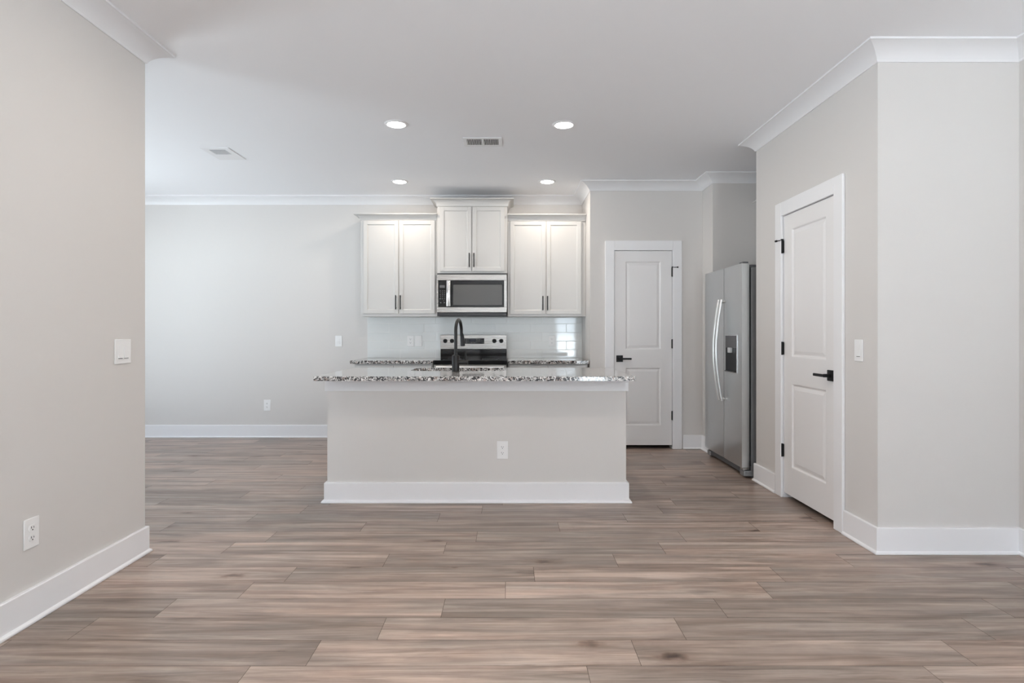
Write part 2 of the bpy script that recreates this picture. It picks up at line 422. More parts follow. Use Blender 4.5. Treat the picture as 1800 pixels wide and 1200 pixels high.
# ------------------------------------------------------------------ windows
def window(n, axis, a0, a1, z0, z1, p, inn, door=False):
    """axis 'x': opening runs along x at y=p (outer side), inn=+1 room towards +"""
    t = thing('window_%d' % n, None, None, (0, 0, 0), kind='structure')
    def bx(bm, u0, u1, w0, w1, za, zb):
        if axis == 'x': box(bm, u0, u1, min(p+w0*inn, p+w1*inn), max(p+w0*inn, p+w1*inn), za, zb, .002)
        else: box(bm, min(p+w0*inn, p+w1*inn), max(p+w0*inn, p+w1*inn), u0, u1, za, zb, .002)
    bm = new(); w = .05
    bx(bm, a0, a0+w, .03, .09, z0, z1); bx(bm, a1-w, a1, .03, .09, z0, z1); bx(bm, a0+w, a1-w, .03, .09, z0, z0+w); bx(bm, a0+w, a1-w, .03, .09, z1-w, z1)
    nm = max(1, round((a1-a0)/1.0)) if not door else max(1, round((a1-a0)/.95))
    for k in range(1, nm):
        u = a0+(a1-a0)*k/nm; bx(bm, u-.03, u+.03, .03, .09, z0+w, z1-w)
    obj('window_frame', bm, 'trim', t, smooth=False)
    bm = new(); c = .09
    bx(bm, a0-c, a0, .12, .135, z0 if door else z0-c, z1+c); bx(bm, a1, a1+c, .12, .135, z0 if door else z0-c, z1+c); bx(bm, a0, a1, .12, .135, z1, z1+c)
    if not door: bx(bm, a0, a1, .12, .135, z0-c, z0)
    obj('window_casing', bm, 'trim', t, smooth=False)
    bm = new(); bx(bm, a0+w-.005, a1-w+.005, .058, .062, z0+w-.005, z1-w+.005); obj('window_pane', bm, 'tinted' if n == 1 else 'dimmed' if n in (2, 5) else 'glass', t, smooth=False)
window(1, 'x', *REAR_WIN, YR-T, 1, True)
window(2, 'y', *DIN_WIN, XD-T, 1, True)
window(3, 'y', *ADDED_RIGHT_WIN, XF+T, -1)  # unseen window, added for daylight from the right
window(4, 'y', *ADDED_LEFT_WIN, XL-.12, 1)  # unseen window, added to light the closet side
window(5, 'x', *ADDED_DINF_WIN, YD-T, 1, True)  # unseen glazed opening, added to light the far wall evenly

# ------------------------------------------------------------------ interior doors
def door(n, org, rz, width, label, hinge_right=True):
    """local: x to the right along the wall, y INTO the wall, z up, wall face at y=0; opening 0..width"""
    t = thing('door_%d' % n, label, 'door', org, rz, kind='structure')
    w, zt = width, 2.057
    L = lambda nm, bm, m, sm=True, par=t: obj(nm, bm, m, par, smooth=sm, local=True)
    bm = new(); cw, ct = .094, .018
    box(bm, -cw+.003, .003, -ct, -.0005, 0, zt+.003+cw, .0025); box(bm, w-.003, w+cw-.003, -ct, -.0005, 0, zt+.003+cw, .0025)
    box(bm, .003, w-.003, -ct, -.0005, zt-.003, zt+.003+cw, .0025); L('casing', bm, 'trim', False)
    bm = new()
    box(bm, -.0035, .004, 0, .12, 0, zt+.002, 0); box(bm, w-.004, w+.0035, 0, .12, 0, zt+.002); box(bm, .004, w-.004, 0, .12, zt-.001, zt+.005)
    L('jamb', bm, 'trim', False)
    # slab with two sunk and raised panels
    g = .0065; sx0, sx1, sz0, sz1 = g+.002, w-g-.002, .038, zt-.006
    y0, y1 = .003, .038
    bm = new(); mx = .112
    pan = [(sx0+mx, sx1-mx, .238, .842), (sx0+mx, sx1-mx, 1.028, 1.945)]
    box(bm, sx0, sx0+mx, y0, y1, sz0, sz1); box(bm, sx1-mx, sx1, y0, y1, sz0, sz1)
    for za, zb in ((sz0, .238), (.842, 1.028), (1.945, sz1)): box(bm, sx0+mx, sx1-mx, y0, y1, za, zb)
    bmesh.ops.remove_doubles(bm, verts=bm.verts, dist=1e-5)
    for (a, b, c, d) in pan:
        steps = [(0, y0), (.006, y0+.001), (.014, y0+.009), (.020, y0+.010), (.044, y0+.0035), (.048, y0+.0035)]
        prev = None
        for ins, yy in steps:
            ring = [bm.verts.new(q) for q in ((a+ins, yy, c+ins), (b-ins, yy, c+ins), (b-ins, yy, d-ins), (a+ins, yy, d-ins))]
            if prev:
                for i in range(4): bm.faces.new((prev[i], prev[(i+1) % 4], ring[(i+1) % 4], ring[i]))
            prev = ring
        bm.faces.new(prev)
        box(bm, a, b, y0+.012, y1, c, d)
    L('door_slab', bm, 'door', False)
    hx = sx1+.003 if hinge_right else sx0-.003
    for i, hz in enumerate((1.83, 1.088, .345)):
        bm = new(); cyl(bm, (hx, -.008, hz-.048), (hx, -.008, hz+.048), .0075, n=14, bev=.001)
        box(bm, hx-.009, hx+.009, -.004, .001, hz-.045, hz+.045)
        hg = L('hinge', bm, 'black')
        if i == 0:
            s = 1 if hinge_right else -1
            bm = new(); cyl(bm, (hx, -.010, hz+.046), (hx, -.010, hz+.056), .010, n=14)
            cyl(bm, (hx, -.012, hz+.048), (hx+s*.045, -.030, hz+.048), .0035, n=10); cyl(bm, (hx+s*.042, -.029, hz+.048), (hx+s*.055, -.034, hz+.048), .0075, n=12)
            o = obj('door_stop', bm, 'black', hg, local=True)
    lx = sx0+.052 if hinge_right else sx1-.052; s = 1 if hinge_right else -1; hz = .934
    bm = new(); box(bm, lx-.034, lx+.034, y0-.010, y0, hz-.034, hz+.034, .002)
    h = L('door_handle', bm, 'black')
    bm = new(); cyl(bm, (lx, y0-.010, hz), (lx, y0-.050, hz), .011, n=18)
    box(bm, min(lx-s*.012, lx+s*.115), max(lx-s*.012, lx+s*.115), y0-.058, y0-.046, hz-.009, hz+.009, .003)
    obj('lever', bm, 'black', h, local=True)
    return t
door(1, (1.09, YP, 0), 0, .612, 'white two-panel pantry door with black lever, right of the kitchen island')
door(2, (XR, 4.249, 0), -PI/2, .692, 'white two-panel closet door with black lever, right of the refrigerator', hinge_right=False)

# ------------------------------------------------------------------ ceiling lights and vents
def can(x, y, label, group):
    t = thing('ceiling_light', label, 'ceiling light', (x, y, H), group=group)
    bm = new(); lathe(bm, [(.066, -.002), (.066, -.007), (.072, -.009), (.082, -.006), (.088, -.001), (.088, 0)], (x, y, H)); obj('trim_ring', bm, 'trim', t)
    bm = new(); lathe(bm, [(.066, -.0005), (.066, -.006), (.055, -.010), (.03, -.012), (0, -.0125)], (x, y, H)); obj('lens', bm, 'lens', t)
    l = bpy.data.lights.new('lamp_glow', 'AREA'); l.shape = 'DISK'; l.size = .12; l.energy = LAMP_W; l.color = LAMP_COL
    o = bpy.data.objects.new('lamp_glow', l); C.objects.link(o); o.parent = t; o.location = (0, 0, -.016)
    return t
G1 = 'recessed kitchen ceiling lights'
can(-.839, 4.334, 'round white recessed ceiling light, left of the two nearer the camera over the island', G1)
can(.414, 4.345, 'round white recessed ceiling light, right of the two nearer the camera, right of the vent', G1)
can(-1.122, 5.975, 'round white recessed ceiling light, left of the small far pair in front of the cabinets', G1)
can(.398, 5.975, 'round white recessed ceiling light, right of the small far pair above the right wall cabinet', G1)
G2 = 'recessed living room ceiling lights'
for x, y in ((-.84, 2.54), (.41, 2.54), (-.84, -.6), (1.6, -.6), (-.84, -2.6), (1.6, -2.6)):  # nearest pair follows the island shadow, the rest are added behind the camera
    can(x, y, 'unseen round white recessed ceiling light in the living room side of the ceiling', G2)

def register(x0, x1, y0, y1, label):
    t = thing('ceiling_vent', label, 'ceiling vent', ((x0+x1)/2, (y0+y1)/2, H))
    b = .028; zf = H-.006
    bm = new()
    for q in ((x0, x1, y0, y0+b), (x0, x1, y1-b, y1), (x0, x0+b, y0+b, y1-b), (x1-b, x1, y0+b, y1-b), ((x0+x1)/2-.008, (x0+x1)/2+.008, y0+b, y1-b)):
        box(bm, *q, zf, H, .0012)
    obj('vent_frame', bm, 'trim', t, smooth=False)
    bm = new(); box(bm, x0+b, x1-b, y0+b, y1-b, H-.0012, H-.0004); obj('vent_opening', bm, 'slot', t, smooth=False)
    bm = new()
    for (a, c) in ((x0+b, (x0+x1)/2-.008), ((x0+x1)/2+.008, x1-b)):
        n = 10
        for i in range(n):
            u = a+(c-a)*(i+.5)/n
            box(bm, u-.0022, u+.0022, y0+b, y1-b, H-.005, H-.0015)
    obj('louvers', bm, 'trim', t, smooth=False)
register(-.368, -.053, 4.63, 4.84, 'white ceiling vent with dark louvers between the recessed lights')
# second register: near half with fine dark louvers, far half closed
t = thing('ceiling_vent', 'small white ceiling vent with fine grille on the left, over the dining area', 'ceiling vent', (-2.48, 5.05, H))
x0, x1, y0, y1 = -2.60, -2.36, 4.885, 5.217
bm = new()
for q in ((x0, x1, y0, y0+.04), (x0, x0+.05, y0+.04, y0+.175), (x1-.05, x1, y0+.04, y0+.175), (x0, x1, y0+.175, y1)): box(bm, *q, H-.005, H, .0012)
obj('vent_frame', bm, 'trim', t, smooth=False)
bm = new(); box(bm, x0+.05, x1-.05, y0+.04, y0+.175, H-.0012, H-.0004); obj('vent_opening', bm, 'slot', t, smooth=False)
bm = new()
for i in range(11):
    yy = y0+.04+.135*(i+.5)/11; box(bm, x0+.05, x1-.05, yy-.0012, yy+.0012, H-.0045, H-.002)
obj('louvers', bm, 'trim', t, smooth=False)

# ------------------------------------------------------------------ wall plates
def plate_root(name, label, cat, loc, rz, group=None): return thing(name, label, cat, loc, rz, group)
def outlet(loc, rz, label, gfci=False):
    t = plate_root('power_outlet', label, 'outlet', loc, rz, 'power outlets')
    bm = new(); box(bm, -.039, .039, -.006, -.0004, -.0625, .0625, .003, 2); obj('cover_plate', bm, 'plate', t, local=True)
    if gfci:
        bm = new(); box(bm, -.0175, .0175, -.0085, -.004, -.034, .034, .001); f = obj('receptacle', bm, 'plate', t, local=True)
        fs = [(f, -.020), (f, .020)]
    else:
        fs = []
        for zc in (-.0205, .0205):
            bm = new()
            vs = []
            for i in range(28):
                a = 2*PI*i/28; x = .0172*math.cos(a); z = max(-.0128, min(.0128, .0172*math.sin(a))); vs.append((x, z))
            A = [bm.verts.new((x, -.0085, zc+z)) for x, z in vs]; B = [bm.verts.new((x, -.004, zc+z)) for x, z in vs]
            for i in range(28): bm.faces.new((A[i], A[(i+1) % 28], B[(i+1) % 28], B[i]))
            bm.faces.new(A); bmesh.ops.remove_doubles(bm, verts=bm.verts, dist=1e-5)
            fs.append((obj('receptacle', bm, 'plate', t, local=True), zc))
    for f, zc in fs:
        bm = new(); box(bm, -.0075, -.0050, -.0092, -.0080, zc-.001, zc+.008); box(bm, .0050, .0075, -.0092, -.0080, zc-.001, zc+.006)
        cyl(bm, (0, -.0092, zc-.007), (0, -.0080, zc-.007), .0028, n=12)
        obj('slots', bm, 'slot', f, local=True)
    return t
def switch(loc, rz, label, gangs=1, line=True):
    t = plate_root('light_switch', label, 'light switch', loc, rz, 'light switches')
    w = .039+.023*(gangs-1)
    bm = new(); box(bm, -w, w, -.006, -.0004, -.0625, .0625, .003, 2); obj('cover_plate', bm, 'plate', t, local=True)
    for g in range(gangs):
        xc = (g-(gangs-1)/2)*.046
        bm = new()
        prof = [(-.033, -.0062), (-.033, -.0115), (.0, -.0075), (.033, -.0072), (.033, -.0062)]
        A = [bm.verts.new((xc-.0165, y, z)) for z, y in prof]; B = [bm.verts.new((xc+.0165, y, z)) for z, y in prof]
        for i in range(5): bm.faces.new((A[i], A[(i+1) % 5], B[(i+1) % 5], B[i]))
        bm.faces.new(A); bm.faces.new(B[::-1]); f = obj('rocker', bm, 'plate', t, smooth=False, local=True)
        if line:
            bm = new(); box(bm, xc-.0165, xc+.0165, -.0066, -.0058, -.0365, -.0335); obj('gap_shadow_slot', bm, 'grayplastic', f, local=True)
    return t
switch((XL, 2.983, 1.105), PI/2, 'white double light switch on the left wall near its end', 2)
outlet((XL, 2.411, .370), PI/2, 'white power outlet low on the left wall above the baseboard')
switch((XR, 3.326, 1.100), -PI/2, 'white single light switch on the right wall beside the closet door')
sx = lambda px, D: (px-894)/1020*D
switch((sx(595.4, YB), YB, 1.107), 0, 'small white light switch on the far wall left of the backsplash', 1, False)
outlet((sx(469.9, YB), YB, .370), 0, 'small white power outlet low on the far dining wall left of the island')
outlet((sx(883.2, 4.12), 4.12, .370), 0, 'white power outlet on the front panel of the kitchen island')

# ------------------------------------------------------------------ kitchen island
IX0, IX1, IY = -1.287, .834, 4.12
isl = thing('kitchen_island', 'greige panelled kitchen island base with white baseboard, centre of the room', 'kitchen island', ((IX0+IX1)/2, IY, 0))
bm = new(); box(bm, IX0, IX1, IY, IY+.11, 0, .875); box(bm, IX0, IX0+.02, IY+.11, 4.84, 0, .875); box(bm, IX1-.02, IX1, IY+.11, 4.84, 0, .875)
obj('front_panel', bm, 'wall', isl, smooth=False)
bm = new(); box(bm, IX0+.02, IX1-.02, 4.80, 4.84, .10, .875); box(bm, IX0+.02, IX1-.02, 4.26, 4.80, .10, .12); box(bm, IX0+.02, IX1-.02, 4.76, 4.78, 0, .10)
obj('cabinet_box', bm, 'cab', isl, smooth=False)
def isweep(prof, z, nm):
    bm = new(); sweep(bm, prof, [(IX0, 4.84), (IX0, IY), (IX1, IY), (IX1, 4.84)], z)
    return obj(nm, bm, 'trim', isl, smooth=False)
isweep([(0, 0), (.014, 0), (.014, .086), (0, .086)], .789, 'apron_trim')
isweep([(0, 0), (.034, 0), (.036, .004), (.034, .012), (.028, .018), (.018, .022), (.018, .138), (.014, .142), (0, .142)], 0, 'baseboard')

def slab_top(name, outer, hole, z0, z1, m, label, bev=.002):
    bm = new()
    def ring(pts, z): return [bm.verts.new((x, y, z)) for x, y in pts]
    x0, x1, y0, y1 = outer; op = [(x0, y0), (x1, y0), (x1, y1), (x0, y1)]
    if hole is None:
        box(bm, x0, x1, y0, y1, z0, z1, bev, 2)
    else:
        hx0, hx1, hy0, hy1, r = hole; hp = []
        for cx, cy, a0 in ((hx1-r, hy1-r, 0), (hx0+r, hy1-r, 90), (hx0+r, hy0+r, 180), (hx1-r, hy0+r, 270)):
            for i in range(7):
                a = math.radians(a0+15*i); hp.append((cx+r*math.cos(a), cy+r*math.sin(a)))
        b = bev
        lv = [(z0, 0, 0), (z0+0, 0, 0)]
        ot = [(x0+b, y0+b), (x1-b, y0+b), (x1-b, y1-b), (x0+b, y1-b)]
        T_, Tm, Bm = ring(ot, z1), ring(op, z1-b), ring(op, z0)
        Ht, Hb = ring(hp, z1), ring(hp, z0)
        for A, B in ((T_, Tm), (Tm, Bm), (Ht, Hb)):
            n = len(A)
            for i in range(n): bm.faces.new((A[i], A[(i+1) % n], B[(i+1) % n], B[i]))
        bm.edges.ensure_lookup_table()
        for A, B in ((T_, Ht), (Bm, Hb)):
            es = [bm.edges.get((R[i], R[(i+1) % len(R)])) for R in (A, B) for i in range(len(R))]
            bmesh.ops.triangle_fill(bm, use_beauty=True, use_dissolve=False, edges=es)
    o = obj(name, bm, m, None, smooth=False); 
    if label: tag(o, label, 'countertop')
    return o
slab_top('granite_countertop', (-1.317, .859, 3.916, 4.930), (-.772, -.03, 4.50, 4.875, .09), .876, .906, 'granite', 'long speckled granite countertop of the kitchen island with the sink cutout')
# sink
t = thing('kitchen_sink', 'stainless undermount sink sunk in the island countertop behind the faucet', 'sink', (-.40, 4.69, .66))
bm = new()
def rr(x0, x1, y0, y1, r, z):
    out = []
    for cx, cy, a0 in ((x1-r, y1-r, 0), (x0+r, y1-r, 90), (x0+r, y0+r, 180), (x1-r, y0+r, 270)):
        for i in range(7):
            a = math.radians(a0+15*i); out.append(bm.verts.new((cx+r*math.cos(a), cy+r*math.sin(a), z)))
    return out
R = [rr(-.79, -.012, 4.485, 4.79+.0, .09, .8755), rr(-.772, -.03, 4.50, 4.785, .09, .8755), rr(-.765, -.037, 4.507, 4.78, .08, .69), rr(-.72, -.08, 4.55, 4.74, .06, .67)]
for A, B in zip(R, R[1:]):
    for i in range(28): bm.faces.new((A[i], A[(i+1) % 28], B[(i+1) % 28], B[i]))
bm.faces.new(R[-1]); b_ = obj('basin', bm, 'steel', t)
bm = new(); lathe(bm, [(.045, .001), (.042, .003), (.03, -.002), (0, -.002)], (-.40, 4.66, .671)); obj('drain', bm, 'chrome', t)

# faucet
fx, fy, fz = -.402, 4.41, .906
t = thing('kitchen_faucet', 'tall matte black gooseneck faucet standing on the island countertop', 'faucet', (fx, fy, fz))
bm = new(); lathe(bm, [(0, 0), (.031, 0), (.031, .004), (.0285, .006), (.0285, .118), (.0265, .124), (.015, .127), (0, .127)], (fx, fy, fz), 32); obj('faucet_body', bm, 'blackm', t)
pts = [(fx, fy, fz+.12), (fx, fy, fz+.20), (fx, fy, fz+.30)]
dx, dy = .028, .19; R_ = math.hypot(dx, dy)/2
for i in range(1, 17):
    a = PI*i/16*1.0; u = (1-math.cos(a))/2; pts.append((fx+dx*u, fy+dy*u, fz+.30+R_*math.sin(a)))
pts.append((fx+dx*1.01, fy+dy*1.01, fz+.285))
bm = new(); tube(bm, pts, .0125, 24); nk = obj('gooseneck', bm, 'blackm', t)
bm = new(); ex, ey = fx+dx*1.01, fy+dy*1.01
cyl(bm, (ex, ey, fz+.290), (ex+.004, ey+.006, fz+.268), .0135, .0165, 20); cyl(bm, (ex+.004, ey+.006, fz+.268), (ex+.009, ey+.014, fz+.190), .0165, .0195, 20, .002)
obj('spray_head', bm, 'blackm', t)
bm = new(); cyl(bm, (fx+.02, fy, fz+.072), (fx+.094, fy, fz+.072), .0175, n=22, bev=.002); hd = obj('handle_hub', bm, 'blackm', t)
bm = new(); cyl(bm, (fx+.075, fy, fz+.085), (fx+.075, fy-.004, fz+.165), .0068, .0058, 14, .001); obj('lever', bm, 'blackm', hd)

# ------------------------------------------------------------------ cabinets
def shaker(bm, x0, x1, z0, z1, yf, th=.019, rw=.042):
    """door front at y=yf, facing -y"""
    b = .0015
    box(bm, x0, x0+rw, yf, yf+th, z0, z1, b); box(bm, x1-rw, x1, yf, yf+th, z0, z1, b)
    box(bm, x0+rw, x1-rw, yf, yf+th, z0, z0+rw, b); box(bm, x0+rw, x1-rw, yf, yf+th, z1-rw, z1, b)
    # bead and sunk panel
    pr = [(0, yf+.003), (.006, yf+.008)]
    prev = None
    for ins, yy in pr:
        ring = [bm.verts.new(q) for q in ((x0+rw+ins, yy, z0+rw+ins), (x1-rw-ins, yy, z0+rw+ins), (x1-rw-ins, yy, z1-rw-ins), (x0+rw+ins, yy, z1-rw-ins))]
        if prev:
            for i in range(4): bm.faces.new((prev[i], prev[(i+1) % 4], ring[(i+1) % 4], ring[i]))
        prev = ring
    bm.faces.new(prev)
    box(bm, x0+rw, x1-rw, yf+.010, yf+th, z0+rw, z1-rw)
def pull(par, x, z0, z1, yf, horizontal=False, xw=None):
    bm = new()
    if not horizontal:
        box(bm, x-.0055, x+.0055, yf-.034, yf-.024, z0, z1, .002)
        for z in (z0+.018, z1-.018): cyl(bm, (x, yf-.026, z), (x, yf+.001, z), .0045, n=12)
    else:
        box(bm, x-xw/2, x+xw/2, yf-.034, yf-.024, z0-.0055, z0+.0055, .002)
        for q in (x-xw/2+.018, x+xw/2-.018): cyl(bm, (q, yf-.026, z0), (q, yf+.001, z0), .0045, n=12)
    obj('handle', bm, 'black', par)
def upper(label, x0, x1, z0, z1, yf, doors, dz, hx, hz, crown, cpath, cz, filler=None):
    t = thing('wall_cabinet', label, 'wall cabinet', ((x0+x1)/2, YB, z0), group='white wall cabinets')
    bm = new(); box(bm, x0, x1, yf, YB-.0015, z0, z1, .001)
    if filler: box(bm, x1, filler, yf+.01, yf+.03, z0, z1)
    obj('cabinet_body', bm, 'cab', t, smooth=False)
    for (a, b), h in zip(doors, hx):
        bm = new(); shaker(bm, a, b, dz[0], dz[1], yf-.02); d = obj('cabinet_door', bm, 'cab', t, smooth=False)
        pull(d, h, hz[0], hz[1], yf-.02)
    bm = new(); sweep(bm, crown, cpath, cz); obj('crown', bm, 'cab', t)
    return t
def ccrown(h, p):
    out = [(0, 0), (.008, 0), (.008, .008)]
    for i in range(9):
        a = i/8*PI/2; out.append((.010+(p-.020)*(1-math.cos(a)), .010+(h-.022)*math.sin(a)))
    return out+[(p-.004, h-.010), (p, h-.009), (p, h), (0, h)]
yu, ym = 6.34, 6.31
cc = ccrown(.064, .066)
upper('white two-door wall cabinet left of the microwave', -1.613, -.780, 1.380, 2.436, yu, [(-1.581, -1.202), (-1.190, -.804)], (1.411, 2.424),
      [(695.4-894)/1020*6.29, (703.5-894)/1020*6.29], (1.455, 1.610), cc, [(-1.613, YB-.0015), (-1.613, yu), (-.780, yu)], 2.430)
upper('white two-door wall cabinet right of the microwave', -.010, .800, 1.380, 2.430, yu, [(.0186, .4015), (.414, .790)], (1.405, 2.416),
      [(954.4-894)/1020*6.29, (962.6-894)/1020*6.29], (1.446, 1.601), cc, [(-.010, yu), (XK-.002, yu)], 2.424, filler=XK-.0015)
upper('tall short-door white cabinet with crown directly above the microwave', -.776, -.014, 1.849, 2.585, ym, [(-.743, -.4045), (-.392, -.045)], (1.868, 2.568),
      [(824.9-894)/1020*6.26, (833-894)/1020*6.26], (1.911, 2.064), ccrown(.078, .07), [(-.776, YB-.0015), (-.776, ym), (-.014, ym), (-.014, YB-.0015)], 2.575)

# cabinet over the refrigerator (only its crown corner shows)
t = thing('fridge_cabinet', 'white cabinet above the refrigerator, only its crown corner showing past the wall edge', 'wall cabinet', (2.62, 5.2, 1.9))
bm = new(); box(bm, 2.46, XF-.0015, YE+.003, YA-.003, 1.90, 2.43, .001); obj('cabinet_body', bm, 'cab', t, smooth=False)
bm = new(); sweep(bm, cc, [(2.46, YE+.003), (2.46, YA-.003)][::-1], 2.424); obj('crown', bm, 'cab', t)
for a, b in ((YE+.03, 5.205), (5.215, YA-.03)):
    bm = new(); box(bm, 2.442, 2.459, a, b, 1.92, 2.41, .002); d = obj('cabinet_door', bm, 'cab', t, smooth=False)

# base cabinets and rear counters
def base_cab(x0, x1, label, ndoor=2):
    t = thing('base_cabinet', label, 'base cabinet', ((x0+x1)/2, YB, 0), group='white base cabinets')
    bm = new(); box(bm, x0, x1, 6.08, YB-.0015, .10, .8785, .001); box(bm, x0, x1, 6.15, YB-.0015, 0, .10); obj('cabinet_body', bm, 'cab', t, smooth=False)
    w = (x1-x0-.03)/ndoor
    for i in range(ndoor):
        a = x0+.012+i*(w+.006)
        bm = new(); shaker(bm, a, a+w, .12, .69, 6.06); d = obj('cabinet_door', bm, 'cab', t, smooth=False)
        pull(d, a+w-.03 if i % 2 == 0 else a+.03, .50, .655, 6.06)
        bm = new(); box(bm, a, a+w, 6.06, 6.079, .705, .862, .002); d = obj('drawer', bm, 'cab', t, smooth=False)
        pull(d, a+w/2, .785, 0, 6.06, True, .155)
    return t
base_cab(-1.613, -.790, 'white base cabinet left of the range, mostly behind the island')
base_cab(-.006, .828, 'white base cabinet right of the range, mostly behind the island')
slab_top('granite_countertop', (-1.648, -.7865, 6.025, YB-.0015), None, .879, .913, 'granite', 'short speckled granite countertop on the far wall, left of the range')
slab_top('granite_countertop', (-.0085, .833, 6.025, YB-.0015), None, .879, .913, 'granite', 'short speckled granite countertop on the far wall, right of the range')

# backsplash tiles
rt = random.Random(5)
bm = new(); ty = YB-.008
bgx0, bgx1, bgz0, bgz1 = -1.620, XK-.001, .9135, 1.3795
tb = thing('tile_backsplash', 'glossy white subway tile backsplash between counters and wall cabinets', 'backsplash', (-.4, YB, .913))
zj = [bgz0, 1.008, 1.107, 1.206, 1.306, 1.405]
for r_ in range(5):
    z0, z1 = zj[r_], min(zj[r_+1], bgz1)
    off = .388 if r_ % 2 == 0 else .256
    x = off-.408*6
    while x < bgx1:
        a, b = max(x, bgx0), min(x+.408, bgx1)
        if b-a > .01 and z1-z0 > .01:
            g_ = .0015
            box(bm, a+g_, b-g_, ty, YB-.001, z0+g_, z1-g_, .0016, 2)
        x += .408
# tiles also rise behind the range up to the microwave
obj('tiles', bm, 'tile', tb, smooth=False)
bm = new(); box(bm, bgx0, bgx1, ty+.0018, YB-.0008, bgz0, bgz1); obj('grout', bm, 'grout', tb, smooth=False)

outlet((sx(721.7, ty), ty, 1.108), 0, 'white power outlet on the backsplash left of the range, left of the plain plate', True)
switch((sx(735.8, ty), ty, 1.108), 0, 'white plain switch plate on the backsplash just left of the range', 1, False)
outlet((sx(970.0, ty), ty, 1.108), 0, 'white power outlet on the right backsplash beside the window reflection', True)

# ------------------------------------------------------------------ microwave
mx0, mx1, my, mz0, mz1 = -.777, -.018, 6.27, 1.385, 1.8475
t = thing('microwave_oven', 'stainless over-the-range microwave under the centre wall cabinet', 'microwave', ((mx0+mx1)/2, my, mz0))
Z = lambda py: 1.2-(py-585)/162.7
Xm = lambda px: (px-894)/162.7
bm = new(); box(bm, mx0+.003, mx1-.003, my+.03, YB-.010, mz0, mz1, .002); obj('housing', bm, 'darkplastic', t, smooth=False)
bm = new()
box(bm, mx0, mx1, my, my+.029, Z(492.6), Z(482.2), .003); box(bm, mx0, mx1, my, my+.029, Z(549), Z(539.6), .003)
box(bm, mx0, Xm(770.2), my, my+.029, Z(539.6), Z(492.6), .001); box(bm, Xm(886.1), mx1, my, my+.029, Z(539.6), Z(492.6), .001)
obj('steel_frame', bm, 'steel', t, smooth=False)
bm = new(); box(bm, Xm(790), Xm(886.0), my+.003, my+.029, Z(539.5), Z(492.7), .001); dr = obj('microwave_door', bm, 'blackglass', t, smooth=False)
bm = new(); box(bm, Xm(796.5), Xm(882.5), my+.0015, my+.0035, Z(535.8), Z(500.2), .0004); obj('door_window', bm, 'winmesh', dr, smooth=False)
bm = new(); box(bm, Xm(770.3), Xm(785), my+.003, my+.029, Z(539.5), Z(492.7), .001); cpn = obj('control_panel', bm, 'blackglass', t, smooth=False)
bm = new(); box(bm, Xm(773), Xm(782), my+.0018, my+.0035, Z(505.5), Z(500.8)); obj('display', bm, 'grayplastic', cpn, smooth=False)
keys = [(Xm(774.2+c_*3.7), Z(511+r_*3.5), .0042, .0028) for r_ in range(5) for c_ in range(3)] + [(cx, Z(531.8), .007, .003) for cx in (Xm(774.5), Xm(781.2))]
for cx, cz, kw, kh in keys:
    bm = new(); box(bm, cx-kw, cx+kw, my+.0018, my+.0035, cz-kh, cz+kh); obj('key', bm, 'digit', cpn, smooth=False)
bm = new()
hp = []
for i in range(13):
    u = i/12; z = Z(538)+(Z(493.8)-Z(538))*u; hp.append((Xm(789), my-.030-.016*math.sin(PI*u), z))
tube(bm, hp, .022, 28, squash=(.45, 1))
for z in (Z(535.5), Z(496.5)): cyl(bm, (Xm(789), my-.030, z), (Xm(789), my+.004, z), .010, n=14)
obj('door_handle', bm, 'chrome', t)
bm = new(); box(bm, mx0+.004, mx1-.004, my+.008, my+.029, mz0+.002, Z(549.2), .002); box(bm, mx0+.03, mx1-.03, my+.012, my+.30, mz0-.004, mz0+.001, .001); obj('vent_lip', bm, 'darkplastic', t, smooth=False)

# ------------------------------------------------------------------ range
rx0, rx1 = -.7785, -.0165
t = thing('electric_range', 'stainless electric range with black glass cooktop below the microwave', 'range', ((rx0+rx1)/2, 6.03, 0))
bm = new(); box(bm, rx0+.003, rx1-.003, 6.06, YB-.020, .02, .900, .002); 
for fx_ in (rx0+.05, rx1-.05):
    for fy_ in (6.12, 6.58): cyl(bm, (fx_, fy_, 0), (fx_, fy_, .025), .018, n=12)
obj('range_body', bm, 'steelside', t, smooth=False)
bm = new(); box(bm, rx0, rx1, 6.015, 6.600, .874, .917, .006, 2); ct = obj('cooktop', bm, 'blackglass', t)
for i, (ax, ay, r_) in enumerate(((-.60, 6.17, .10), (-.20, 6.17, .085), (-.60, 6.43, .075), (-.20, 6.43, .095))):
    bm = new(); lathe(bm, [(r_-.004, .0), (r_-.004, .0006), (r_, .0006), (r_, 0)], (ax, ay, .917)); obj('burner_ring', bm, 'grayplastic', ct)
bm = new(); box(bm, rx0+.006, rx1-.006, 6.018, 6.058, .25, .872, .004); dr = obj('oven_door', bm, 'steel', t, smooth=False)
bm = new(); box(bm, rx0+.10, rx1-.10, 6.0165, 6.02, .36, .72); obj('door_window', bm, 'blackglass', dr, smooth=False)
bm = new(); cyl(bm, (rx0+.03, 5.975, .845), (rx1-.03, 5.975, .845), .013, n=18, bev=.002)
for q in (rx0+.07, rx1-.07): cyl(bm, (q, 5.975, .845), (q, 6.02, .845), .010, n=12)
obj('oven_handle', bm, 'handle', dr)
bm = new(); box(bm, rx0+.006, rx1-.006, 6.02, 6.058, .06, .24, .004); obj('storage_drawer', bm, 'steel', t, smooth=False)
